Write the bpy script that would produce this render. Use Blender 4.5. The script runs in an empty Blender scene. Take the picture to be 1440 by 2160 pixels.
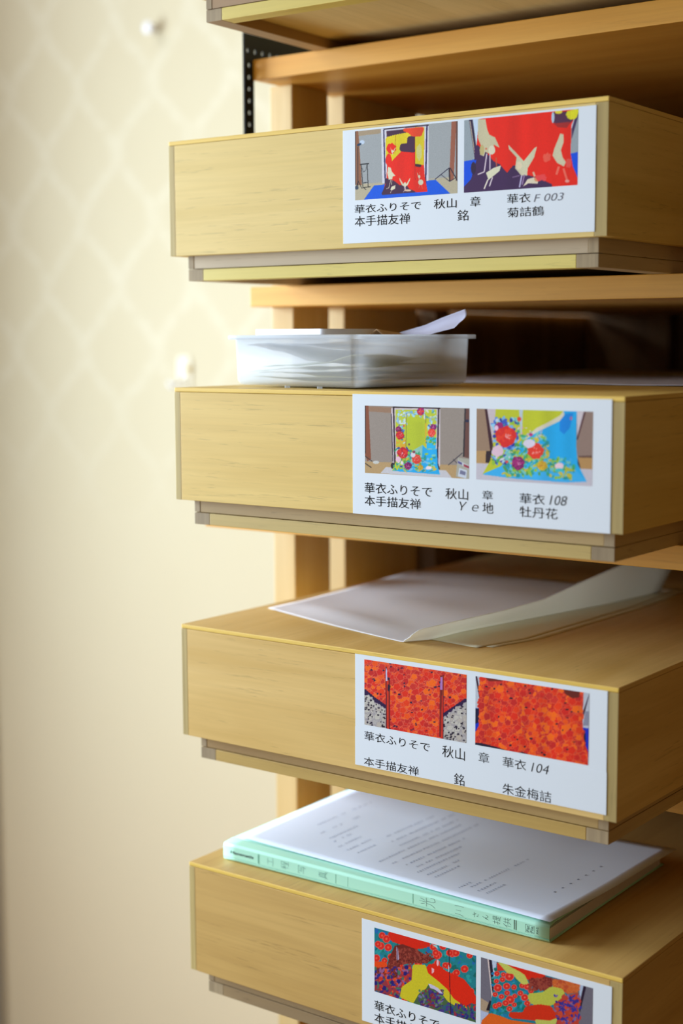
import bpy, bmesh, math, random
import numpy as np
from mathutils import Vector, Matrix

# ------------------------------------------------------------------ camera
S = bpy.context.scene
COL = S.collection
cd = bpy.data.cameras.new('camera')
cam = bpy.data.objects.new('camera', cd)
COL.objects.link(cam)
S.camera = cam
FW = Vector((-.5926, .7975, -.1135)).normalized()
RT = Vector((.8029, .5960, -.0041)).normalized()
UP = RT.cross(FW).normalized(); RT = FW.cross(UP).normalized()
M = Matrix.Identity(4)
for i in range(3):
    M[i][0] = RT[i]; M[i][1] = UP[i]; M[i][2] = -FW[i]
M[0][3], M[1][3], M[2][3] = .88398, -.95363, .24574
cam.matrix_world = M
cd.sensor_fit = 'HORIZONTAL'; cd.sensor_width = 24.0
cd.lens = 3159.44 * 24.0 / 1440.0
cd.clip_start = .01
cd.dof.use_dof = True
cd.dof.focus_distance = 1.185
cd.dof.aperture_fstop = 3.2

# ------------------------------------------------------------------ light
w = bpy.data.worlds.new('room_light'); S.world = w; w.use_nodes = True
w.node_tree.nodes['Background'].inputs[0].default_value = (1.0, .62, .24, 1)
w.node_tree.nodes['Background'].inputs[1].default_value = .14

def area(name, loc, target, sx, sy, power, color):
    l = bpy.data.lights.new(name, 'AREA'); l.shape = 'RECTANGLE'; l.size = sx; l.size_y = sy
    l.energy = power; l.color = color
    o = bpy.data.objects.new(name, l); COL.objects.link(o)
    o.location = loc
    o.rotation_euler = (Vector(target) - Vector(loc)).to_track_quat('-Z', 'Z').to_euler()
    return o
area('window_light', (-1.75, -.62, .35), (0.1, -.95, .14), 1.0, 1.5, 140, (.72, .87, 1.0))
area('front_window_light', (-1.2, -2.6, .6), (-.2, .3, .1), 1.4, 1.6, 27, (.72, .87, 1.0))
area('overhead_fill', (-1.5, -.5, 1.9), (0, .1, 0), 1.2, 1.2, 26, (.92, .95, 1.0))  # added overhead fill to lift the box tops; no lamp known there

vs = S.view_settings
S.display_settings.display_device = 'sRGB'
vs.view_transform = 'Standard'; vs.look = 'None'; vs.gamma = 1; vs.use_curve_mapping = False
vs.exposure = -0.07
try:
    S.cycles.max_bounces = 10; S.cycles.transparent_max_bounces = 24
except Exception: pass

# ------------------------------------------------------------------ helpers
def lin(r, g, b):
    f = lambda c: (c / 255 / 12.92) if c / 255 <= .04045 else ((c / 255 + .055) / 1.055) ** 2.4
    return (f(r), f(g), f(b), 1)

class NT:
    def __init__(s, name):
        s.m = bpy.data.materials.new(name); s.m.use_nodes = True
        s.t = s.m.node_tree; s.n = s.t.nodes; s.b = s.n['Principled BSDF']
        s.out = s.n['Material Output']
    def node(s, typ, **kw):
        n = s.n.new(typ)
        for k, v in kw.items(): setattr(n, k, v)
        return n
    def link(s, a, b): s.t.links.new(a, b)
    def math(s, op, a, b=None):
        n = s.node('ShaderNodeMath', operation=op)
        for i, v in enumerate((a, b)):
            if v is None: continue
            if isinstance(v, (int, float)): n.inputs[i].default_value = v
            else: s.link(v, n.inputs[i])
        return n.outputs[0]
    def mix(s, fac, a, b, mode='MIX'):
        n = s.node('ShaderNodeMix', data_type='RGBA', blend_type=mode)
        for sock, v in ((n.inputs[0], fac), (n.inputs[6], a), (n.inputs[7], b)):
            if isinstance(v, (int, float)): sock.default_value = v
            elif isinstance(v, tuple): sock.default_value = v
            else: s.link(v, sock)
        return n.outputs[2]
    def ramp(s, src, stops):
        n = s.node('ShaderNodeValToRGB'); e = n.color_ramp.elements
        while len(e) < len(stops): e.new(.5)
        for i, (p, c) in enumerate(stops):
            e[i].position = p; e[i].color = c if isinstance(c, tuple) else (c, c, c, 1)
        s.link(src, n.inputs[0]); return n.outputs[0]
    def noise(s, scale3, detail=3, scale=1.0, rough=.55, dist=0.0, rnd=True):
        tc = s.node('ShaderNodeTexCoord'); mp = s.node('ShaderNodeMapping')
        mp.inputs['Scale'].default_value = scale3
        s.link(tc.outputs['Object'], mp.inputs['Vector'])
        if rnd:
            oi = s.node('ShaderNodeObjectInfo')
            s.link(s.math('MULTIPLY', oi.outputs['Random'], 37.0), mp.inputs['Location'])
        n = s.node('ShaderNodeTexNoise'); n.inputs['Scale'].default_value = scale
        n.inputs['Detail'].default_value = detail; n.inputs['Roughness'].default_value = rough
        n.inputs['Distortion'].default_value = dist
        s.link(mp.outputs[0], n.inputs['Vector'])
        return n.outputs['Fac']

_wood = {}
def wood(axis, light, dark, key='', rough=.5, pore=.32, streak=.42):
    k = (axis, light, dark, rough, pore, streak)
    if k in _wood: return _wood[k]
    m = NT('wood' + key)
    def sc(l, a): v = [a, a, a]; v[axis] = l; return tuple(v)
    big = m.noise(sc(2.2, 26), 3, dist=.6)
    fine = m.noise(sc(9, 330), 4)
    dash = m.noise(sc(55, 900), 2)
    c = m.mix(m.ramp(big, [(.33, 0.0), (.68, 1.0)]), dark, light)
    c = m.mix(m.math('MULTIPLY', m.ramp(fine, [(.35, 1.0), (.62, 0.0)]), streak * .45), c, tuple(x * .72 for x in dark[:3]) + (1,))
    ring = m.ramp(m.noise(sc(1.6, 42), 2, dist=1.2), [(.485, 0.0), (.5, 1.0), (.515, 0.0)])
    dk = m.math('MULTIPLY', m.math('MULTIPLY', m.ramp(dash, [(.52, 0.0), (.62, 1.0)]), ring), pore * 1.3)
    c = m.mix(dk, c, tuple(x * .38 for x in dark[:3]) + (1,))
    soft = m.noise((7, 7, 7), 2)
    c = m.mix(m.math('MULTIPLY', soft, .22), c, tuple(min(1, x * 1.12) for x in light[:3]) + (1,))
    m.link(c, m.b.inputs['Base Color'])
    m.b.inputs['Roughness'].default_value = rough
    m.b.inputs['Specular IOR Level'].default_value = .35
    bp = m.node('ShaderNodeBump'); bp.inputs['Strength'].default_value = .12; bp.inputs['Distance'].default_value = .0006
    m.link(fine, bp.inputs['Height']); m.link(bp.outputs[0], m.b.inputs['Normal'])
    _wood[k] = m.m
    return m.m

def plain(name, col, rough=.6, spec=.3, transl=0.0, mott=.04, scale=60):
    m = NT(name)
    n = m.noise((scale,) * 3, 3)
    c = m.mix(m.math('MULTIPLY', n, mott * 2), col, tuple(x * .75 for x in col[:3]) + (1,))
    m.link(c, m.b.inputs['Base Color'])
    m.b.inputs['Roughness'].default_value = rough; m.b.inputs['Specular IOR Level'].default_value = spec
    if transl:
        tr = m.node('ShaderNodeBsdfTranslucent'); m.link(c, tr.inputs[0])
        mx = m.node('ShaderNodeMixShader'); mx.inputs[0].default_value = transl
        m.link(m.b.outputs[0], mx.inputs[1]); m.link(tr.outputs[0], mx.inputs[2]); m.link(mx.outputs[0], m.out.inputs[0])
    return m.m

def link(name, bm, mat, parent=None, smooth=False):
    me = bpy.data.meshes.new(name)
    bmesh.ops.recalc_face_normals(bm, faces=bm.faces)
    bm.to_mesh(me); bm.free()
    if smooth:
        for p in me.polygons: p.use_smooth = True
    o = bpy.data.objects.new(name, me)
    if mat: me.materials.append(mat)
    COL.objects.link(o)
    if parent: o.parent = parent
    return o

def add_box(bm, x0, x1, y0, y1, z0, z1):
    vs_ = [bm.verts.new(p) for p in ((x0, y0, z0), (x1, y0, z0), (x1, y1, z0), (x0, y1, z0), (x0, y0, z1), (x1, y0, z1), (x1, y1, z1), (x0, y1, z1))]
    for f in ((0, 3, 2, 1), (4, 5, 6, 7), (0, 1, 5, 4), (1, 2, 6, 5), (2, 3, 7, 6), (3, 0, 4, 7)):
        bm.faces.new([vs_[i] for i in f])

def board(name, x0, x1, y0, y1, z0, z1, mat, parent=None, bev=.0006, seg=2, label=None):
    bm = bmesh.new(); add_box(bm, x0, x1, y0, y1, z0, z1)
    if bev:
        bmesh.ops.bevel(bm, geom=list(bm.edges), offset=bev, segments=seg, affect='EDGES', profile=.6)
    o = link(name, bm, mat, parent)
    if label: o['label'] = label
    return o

def empty(name, loc, rz=0):
    o = bpy.data.objects.new(name, None); COL.objects.link(o); o.location = loc; o.rotation_euler = (0, 0, rz)
    o.empty_display_size = .05
    return o

def tag(o, label, cat, group=None, kind=None):
    o['label'] = label; o['category'] = cat
    if group: o['group'] = group
    if kind: o['kind'] = kind
    return o

def sheet(name, fn, nu, nv, th, mat, parent=None, mat2=None):
    """a thin sheet of real thickness from fn(u,v)->(x,y,z)"""
    bm = bmesh.new()
    P = [[Vector(fn(i / nu, j / nv)) for j in range(nv + 1)] for i in range(nu + 1)]
    def nrm(i, j):
        a = P[min(i + 1, nu)][j] - P[max(i - 1, 0)][j]; b = P[i][min(j + 1, nv)] - P[i][max(j - 1, 0)]
        n = a.cross(b); return n.normalized() if n.length > 1e-12 else Vector((0, 0, 1))
    T = [[bm.verts.new(P[i][j] + nrm(i, j) * th / 2) for j in range(nv + 1)] for i in range(nu + 1)]
    B = [[bm.verts.new(P[i][j] - nrm(i, j) * th / 2) for j in range(nv + 1)] for i in range(nu + 1)]
    for i in range(nu):
        for j in range(nv):
            bm.faces.new((T[i][j], T[i + 1][j], T[i + 1][j + 1], T[i][j + 1]))
            bm.faces.new((B[i][j], B[i][j + 1], B[i + 1][j + 1], B[i + 1][j])).material_index = 1 if mat2 else 0
    for i in range(nu):
        bm.faces.new((T[i][0], B[i][0], B[i + 1][0], T[i + 1][0])); bm.faces.new((T[i][nv], T[i + 1][nv], B[i + 1][nv], B[i][nv]))
    for j in range(nv):
        bm.faces.new((T[0][j], T[0][j + 1], B[0][j + 1], B[0][j])); bm.faces.new((T[nu][j], B[nu][j], B[nu][j + 1], T[nu][j + 1]))
    o = link(name, bm, mat, parent, smooth=True)
    if mat2: o.data.materials.append(mat2)
    return o

def interp(tab, t):
    """tab: list of (t, vec...) ; piecewise linear smooth"""
    for k in range(len(tab) - 1):
        if t <= tab[k + 1][0] or k == len(tab) - 2:
            a, b = tab[k], tab[k + 1]; f = (t - a[0]) / (b[0] - a[0])
            return [a[i] + (b[i] - a[i]) * f for i in range(1, len(a))]

# ------------------------------------------------------------------ printed text
def text_bm(txt, shear=0.0, thin=0.0):
    c = bpy.data.curves.new('printed_text', 'FONT'); c.body = txt; c.size = 1; c.shear = shear; c.offset = thin
    c.resolution_u = 3; c.fill_mode = 'FRONT'
    o = bpy.data.objects.new('printed_text', c); COL.objects.link(o)
    bpy.context.view_layer.update()
    dg = bpy.context.evaluated_depsgraph_get()
    me = bpy.data.meshes.new_from_object(o.evaluated_get(dg))
    v = np.array([p.co[:] for p in me.vertices]); f = [tuple(p.vertices) for p in me.polygons]
    bpy.data.objects.remove(o); bpy.data.curves.remove(c); bpy.data.meshes.remove(me)
    return v, f
def text_into(bm, txt, x0, x1, z0, z1, place, shear=0.0, thin=-.012):
    """fit the run's bounding box into x0..x1, z0..z1; place(a,b)->3D"""
    v, f = text_bm(txt, shear, thin)
    if len(v) == 0: return
    lo, hi = v.min(0), v.max(0)
    vv = [bm.verts.new(place(x0 + (p[0] - lo[0]) / (hi[0] - lo[0]) * (x1 - x0), z0 + (p[1] - lo[1]) / (hi[1] - lo[1]) * (z1 - z0))) for p in v]
    for q in f:
        try: bm.faces.new([vv[i] for i in q])
        except ValueError: pass

# ------------------------------------------------------------------ printed photographs (rasterised to vertex colours of a fine grid)
class Print:
    W, H, K = 224, 126, 2
    def __init__(s, TL, TR, BR, BL, bg):
        s.w, s.h = s.W * s.K, s.H * s.K
        s.c = (TL, TR, BR, BL)
        s.a = np.zeros((s.h, s.w, 3)); s.a[:] = bg
        s.inv = None
        # homography-ish: bilinear inverse by solving x->u, then v between the top and bottom edge
    def uv(s, x, y):
        TL, TR, BR, BL = s.c
        u = (x - TL[0]) / (TR[0] - TL[0])
        yt = TL[1] + (TR[1] - TL[1]) * u; yb = BL[1] + (BR[1] - BL[1]) * u
        return u * s.w, (y - yt) / (yb - yt) * s.h
    def poly(s, pts, col, raw=False):
        P = [p if raw else s.uv(*p) for p in pts]
        xs = [p[0] for p in P]; ys = [p[1] for p in P]
        x0, x1 = max(0, int(min(xs))), min(s.w, int(max(xs)) + 2); y0, y1 = max(0, int(min(ys))), min(s.h, int(max(ys)) + 2)
        if x1 <= x0 or y1 <= y0: return
        X, Y = np.meshgrid(np.arange(x0, x1) + .5, np.arange(y0, y1) + .5)
        ins = np.zeros(X.shape, bool); n = len(P)
        for i in range(n):
            (ax, ay), (bx, by) = P[i], P[(i + 1) % n]
            if ay == by: continue
            cnd = (ay > Y) != (by > Y)
            ins ^= cnd & (X < (bx - ax) * (Y - ay) / (by - ay) + ax)
        s.a[y0:y1, x0:x1][ins] = col
    def blob(s, x, y, rx, ry, col, wob=0.0, n=18, seed=0, ang=0.0, lobes=0):
        r = random.Random(seed * 131 + int(x * 7 + y * 3))
        ph = r.random() * 6
        pts = []
        for k in range(n):
            t = 2 * math.pi * k / n
            q = 1 + (wob * math.cos(lobes * t + ph) if lobes else wob * (r.random() - .5) * 2)
            a, b = math.cos(t) * rx * q, math.sin(t) * ry * q
            pts.append((x + a * math.cos(ang) - b * math.sin(ang), y + a * math.sin(ang) + b * math.cos(ang)))
        s.poly(pts, col)
    def line(s, pts, wd, col):
        for (ax, ay), (bx, by) in zip(pts[:-1], pts[1:]):
            d = math.hypot(bx - ax, by - ay) or 1; nx, ny = -(by - ay) / d * wd / 2, (bx - ax) / d * wd / 2
            s.poly([(ax + nx, ay + ny), (bx + nx, by + ny), (bx - nx, by - ny), (ax - nx, ay - ny)], col)
    def cloud(s, pts, r, col, seed=0):
        """scalloped edged shape"""
        s.poly(pts, col)
        n = len(pts)
        for i in range(n):
            (ax, ay), (bx, by) = pts[i], pts[(i + 1) % n]
            k = max(1, int(math.hypot(bx - ax, by - ay) / (r * 1.2)))
            for j in range(k):
                f = (j + .5) / k
                s.blob(ax + (bx - ax) * f, ay + (by - ay) * f, r, r, col, n=12)
    def grain(s, amt, cell, seed):
        r = np.random.RandomState(seed)
        g = r.rand(s.h // cell + 2, s.w // cell + 2) - .5
        s.a *= (1 + amt * np.repeat(np.repeat(g, cell, 0), cell, 1)[:s.h, :s.w, None])
    def folds(s, x0, x1, y0, y1, n, amt, seed=1):
        r = random.Random(seed); X = np.arange(s.w); f = np.zeros(s.w)
        for k in range(n):
            f += np.cos(X / s.w * (14 + 12 * k) + r.random() * 6) / n
        a0, b0 = s.uv(x0, y0); a1, b1 = s.uv(x1, y1)
        s.a[int(b0):int(b1), int(a0):int(a1)] *= (1 + amt * f[int(a0):int(a1)])[None, :, None]
    def mesh(s, name, x0, x1, z0, z1, y, mat, parent):
        img = s.a.reshape(s.H, s.K, s.W, s.K, 3).mean((1, 3)) / 255.0
        img = np.clip(img, 0, 1)
        img = np.where(img <= .04045, img / 12.92, ((img + .055) / 1.055) ** 2.4)
        W, H = s.W, s.H
        xs = x0 + (x1 - x0) * np.arange(W) / (W - 1); zs = z1 + (z0 - z1) * np.arange(H) / (H - 1)
        X, Z = np.meshgrid(xs, zs)
        co = np.stack([X, np.full_like(X, y), Z], -1).reshape(-1, 3)
        i = np.arange((H - 1) * (W - 1)); r, c = i // (W - 1), i % (W - 1); b = r * W + c
        q = np.stack([b + W, b + W + 1, b + 1, b], -1)
        me = bpy.data.meshes.new(name)
        me.vertices.add(len(co)); me.vertices.foreach_set('co', co.ravel())
        me.loops.add(q.size); me.loops.foreach_set('vertex_index', q.ravel().astype(np.int32))
        me.polygons.add(len(q)); me.polygons.foreach_set('loop_start', np.arange(0, q.size, 4, dtype=np.int32))
        me.update()
        at = me.color_attributes.new('ink', 'FLOAT_COLOR', 'POINT')
        at.data.foreach_set('color', np.concatenate([img.reshape(-1, 3), np.ones((W * H, 1))], 1).ravel())
        me.materials.append(mat)
        o = bpy.data.objects.new(name, me); COL.objects.link(o); o.parent = parent
        return o

def ink_mat():
    m = NT('photo_ink'); a = m.node('ShaderNodeVertexColor'); a.layer_name = 'ink'
    m.link(a.outputs[0], m.b.inputs['Base Color']); m.b.inputs['Roughness'].default_value = .5
    m.b.inputs['Specular IOR Level'].default_value = .15
    return m.m
INK = ink_mat()
R_ = (240, 34, 6); PUR = (72, 38, 66); YEL = (228, 205, 30); CRN = (226, 218, 188)

def crane(P, x, y, s, flip=1, wings=(-.9, .5), legs=True, col=CRN):
    f = lambda a, b: (x + flip * a * s, y + b * s)
    P.blob(x, y, .28 * s, .42 * s, col, .08)
    for k, wx in enumerate(wings):
        P.poly([f(-.1 if wx < 0 else .08, .2), f(wx * .55, -.55), f(wx, -1.25), f(wx * .92, -.75), f(wx * .5, .1), f(0, .35)], col)
    P.line([f(.05, .25), f(.1, .9)], .12 * s, (225, 205, 205))
    if legs: P.line([f(-.08, .3), f(-.12, 1.15), f(-.3, 1.25)], .07 * s, (220, 200, 205))

def photo_1a():
    P = Print((57, 240), (1358, 115), (1355, 1008), (57, 1100), (165, 168, 170))
    P.poly([(57, 900), (1358, 800), (1358, 1100), (57, 1110)], (190, 178, 150))
    P.poly([(110, 240), (415, 210), (415, 265), (110, 300)], (172, 150, 122))
    P.poly([(57, 240), (104, 236), (150, 905), (57, 905)], (150, 98, 68)); P.poly([(57, 240), (75, 238), (75, 900), (57, 900)], (95, 70, 60))
    P.poly([(1282, 110), (1340, 105), (1310, 840), (1255, 860)], (160, 95, 72)); P.line([(1345, 115), (1345, 850)], 20, (110, 75, 65))
    P.poly([(170, 1095), (310, 910), (1090, 840), (1270, 1010)], (10, 90, 225))
    P.poly([(400, 215), (1000, 165), (1000, 850), (415, 885)], (218, 216, 226))
    P.line([(435, 225), (455, 900)], 16, (48, 36, 90)); P.line([(980, 170), (965, 880)], 18, (48, 36, 90)); P.line([(430, 215), (1000, 168)], 16, (60, 36, 60))
    body = [(470, 240), (950, 195), (945, 660), (955, 800), (990, 985), (820, 995), (410, 1025), (470, 840), (480, 600)]
    P.poly(body, R_)
    P.poly([(470, 240), (690, 218), (760, 270), (560, 320), (475, 330)], PUR)
    P.cloud([(478, 330), (600, 300), (770, 270), (810, 330), (745, 350), (735, 395), (640, 480), (560, 560), (482, 640)], 22, YEL)
    P.blob(530, 450, 60, 65, R_, .2); P.blob(500, 600, 40, 80, R_, .1)
    P.cloud([(660, 410), (745, 400), (750, 320), (818, 310), (822, 490), (690, 480), (650, 470)], 16, PUR)
    P.poly([(832, 190), (950, 190), (942, 660), (835, 640)], YEL); P.cloud([(690, 225), (930, 205), (900, 290), (800, 290), (760, 250)], 18, (240, 70, 30))
    P.blob(885, 500, 34, 100, (222, 215, 130), .1); P.cloud([(840, 650), (905, 660), (900, 675), (845, 668)], 10, (60, 34, 50))
    P.cloud([(465, 830), (560, 860), (640, 920), (700, 900), (830, 985), (415, 1018), (470, 900)], 12, PUR)
    P.poly([(700, 870), (830, 870), (960, 980), (840, 985), (760, 950)], R_)
    P.line([(828, 320), (835, 840)], 4, (150, 20, 20)); P.line([(590, 280), (575, 520)], 4, (170, 60, 20))
    crane(P, 545, 490, 45, 1, (-.5, .9), False)
    P.poly([(490, 680), (525, 690), (540, 740), (585, 790), (550, 800), (545, 830), (500, 840), (480, 760)], CRN)
    P.line([(525, 840), (500, 940), (470, 950)], 6, CRN); P.line([(540, 840), (535, 900)], 5, CRN)
    P.poly([(585, 905), (580, 950), (540, 970), (520, 960), (535, 925)], CRN); P.line([(535, 965), (520, 1005)], 5, CRN)
    crane(P, 705, 900, 72, 1, (-1.0, .95)); P.blob(740, 970, 45, 12, (230, 190, 160)); 
    crane(P, 885, 800, 50, 1, (-.5, .15)); P.blob(905, 870, 32, 35, CRN); P.line([(890, 900), (880, 945)], 5, (240, 130, 110)); P.line([(915, 900), (925, 950)], 5, (240, 130, 110))
    P.line([(95, 430), (97, 960)], 9, (30, 30, 38)); P.blob(155, 375, 32, 26, (200, 215, 235)); P.blob(115, 405, 32, 14, (30, 60, 95), ang=-.4)
    P.line([(97, 860), (70, 960)], 9, (30, 30, 38)); P.line([(97, 850), (150, 950)], 8, (30, 30, 38)); P.blob(80, 940, 26, 24, (60, 70, 90))
    P.line([(122, 652), (243, 640)], 12, (30, 28, 30)); P.line([(140, 652), (163, 930), (205, 965)], 9, (30, 28, 30)); P.line([(220, 645), (232, 935)], 9, (30, 28, 30)); P.line([(165, 880), (225, 872)], 8, (30, 28, 30)); P.line([(155, 940), (262, 925)], 9, (30, 28, 30)); P.line([(150, 690), (170, 745), (205, 720), (212, 660)], 5, (50, 45, 45))
    P.line([(1255, 690), (1262, 860)], 16, (45, 35, 45)); P.line([(1258, 690), (1080, 835)], 10, (50, 45, 70)); P.line([(1265, 690), (1355, 850)], 12, (45, 40, 60)); P.line([(1155, 775), (1262, 860), (1340, 810)], 8, (50, 45, 70))
    P.folds(470, 960, 240, 990, 3, .05); P.grain(.06, 2, 3)
    return P
def photo_1b():
    P = Print((52, 190), (1325, 70), (1325, 905), (52, 997), (155, 165, 172))
    P.poly([(52, 645), (200, 620), (150, 1000), (52, 1000)], (8, 80, 225)); P.poly([(1240, 560), (1330, 540), (1330, 910), (1240, 900)], (8, 80, 225))
    P.poly([(110, 185), (150, 180), (215, 620), (180, 620)], (52, 34, 66)); P.line([(122, 200), (185, 600)], 10, (190, 170, 150))
    P.poly([(155, 180), (225, 172), (215, 460), (200, 470)], (205, 220, 240)); P.poly([(1250, 190), (1300, 110), (1330, 60), (1330, 120), (1255, 400)], (70, 50, 90)); P.poly([(1248, 190), (1305, 100), (1250, 300)], (205, 215, 228))
    P.poly([(225, 172), (1045, 92), (1325, 60), (1250, 250), (1245, 560), (1270, 700), (1330, 840), (1330, 910), (52, 1000), (150, 880), (215, 620), (200, 470)], R_)
    P.poly([(1050, 110), (1300, 90), (1290, 170), (1230, 235), (1050, 225)], (86, 44, 72)); P.cloud([(1205, 120), (1310, 85), (1285, 165), (1230, 170)], 22, (228, 220, 30)); P.blob(1110, 105, 40, 22, (235, 215, 50))
    P.blob(1050, 165, 16, 60, (185, 205, 225)); P.poly([(1060, 230), (1240, 215), (1200, 280), (1100, 270)], (170, 40, 36))
    P.cloud([(195, 480), (300, 560), (380, 660), (470, 700), (550, 790), (640, 700), (720, 800), (900, 850), (1040, 915), (60, 990), (150, 880), (200, 700)], 24, (68, 38, 82))
    P.poly([(470, 680), (620, 680), (550, 770)], R_); P.poly([(52, 1000), (52, 930), (160, 820), (200, 1000)], (68, 38, 82)); P.poly([(52, 930), (52, 645), (200, 630), (130, 850)], (8, 80, 225)); P.blob(165, 720, 30, 70, (52, 30, 60))
    P.poly([(215, 180), (300, 180), (320, 290), (345, 350), (410, 380), (465, 495), (395, 460), (415, 540), (370, 570), (300, 540), (285, 590), (240, 570), (250, 470), (215, 390)], (206, 196, 160))
    P.blob(262, 520, 28, 60, (198, 180, 120), .1); P.blob(310, 505, 12, 12, (215, 120, 90)); P.blob(375, 520, 38, 50, (226, 216, 190))
    P.line([(318, 560), (290, 760), (215, 790)], 14, (214, 196, 206)); P.line([(355, 560), (355, 740)], 14, (206, 186, 200)); P.line([(425, 600), (430, 700)], 12, (200, 90, 60))
    P.poly([(480, 690), (465, 750), (340, 850), (310, 770), (400, 715)], (226, 222, 190)); P.line([(335, 840), (290, 950)], 16, (226, 215, 200)); P.line([(385, 820), (350, 920)], 14, (214, 200, 205))
    P.poly([(560, 460), (640, 540), (715, 620), (735, 640), (850, 500), (880, 480), (850, 600), (780, 720), (775, 800), (710, 800), (640, 720), (655, 600), (570, 510)], (212, 205, 172))
    P.blob(680, 690, 34, 46, (232, 214, 180)); P.line([(715, 800), (690, 930)], 16, (190, 180, 215)); P.line([(745, 790), (720, 900)], 14, (150, 120, 160)); P.line([(610, 820), (690, 800)], 12, (130, 100, 140))
    P.poly([(730, 920), (780, 840), (850, 820), (900, 850), (890, 890), (790, 885)], (228, 214, 186)); P.blob(880, 840, 26, 26, (225, 150, 100)); P.line([(840, 760), (860, 810)], 20, (226, 190, 160))
    P.poly([(1130, 340), (1165, 350), (1170, 430), (1140, 520), (1160, 600), (1195, 650), (1175, 700), (1100, 660), (1050, 580), (1070, 500), (1110, 400)], (214, 204, 170)); P.blob(990, 600, 44, 50, (240, 90, 70), .2)
    P.line([(1120, 700), (1095, 790)], 24, (244, 110, 90)); P.line([(1170, 720), (1210, 850)], 22, (246, 110, 90)); P.blob(1212, 860, 24, 16, (246, 160, 150)); P.blob(1225, 660, 30, 55, (240, 80, 70), .2); P.blob(930, 820, 60, 40, (238, 70, 70), .3)
    P.folds(225, 1240, 180, 900, 3, .045, 5); P.grain(.05, 2, 7)
    return P

def peony(P, x, y, r, c1, c2, hi, seed):
    rr = random.Random(seed)
    P.blob(x, y, r * 1.12, r * 1.12, c2, .12, 22, seed)
    for k in range(26):
        a = rr.random() * 6.28; q = r * (rr.random() ** .6)
        P.blob(x + q * math.cos(a), y + q * math.sin(a), r * .24, r * .2, c1 if k % 3 else c2, .2, 9, k, a)
    for k in range(9):
        a = rr.random() * 6.28; q = r * .7 * rr.random()
        P.blob(x + q * math.cos(a), y + q * math.sin(a), r * .12, r * .05, hi, .1, 8, k, a)
def leaves(P, x0, x1, y0, y1, n, cols, r, seed):
    rr = random.Random(seed)
    for k in range(n):
        P.blob(x0 + (x1 - x0) * rr.random(), y0 + (y1 - y0) * rr.random(), r * (.5 + rr.random()), r * (.3 + .5 * rr.random()), rr.choice(cols), .2, 8, k, rr.random() * 3)
RED, DRED, PNK, MAG = (232, 52, 40), (196, 20, 40), (250, 190, 200), (160, 30, 110)
LEAF = [(60, 170, 120), (150, 195, 60), (40, 150, 150), (210, 190, 60), (120, 200, 190), (90, 160, 70)]
BLU = [(60, 90, 190), (120, 180, 235), (40, 60, 160), (150, 210, 240), (90, 140, 220)]
CY = (30, 172, 236); LIM = (196, 205, 45)
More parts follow.
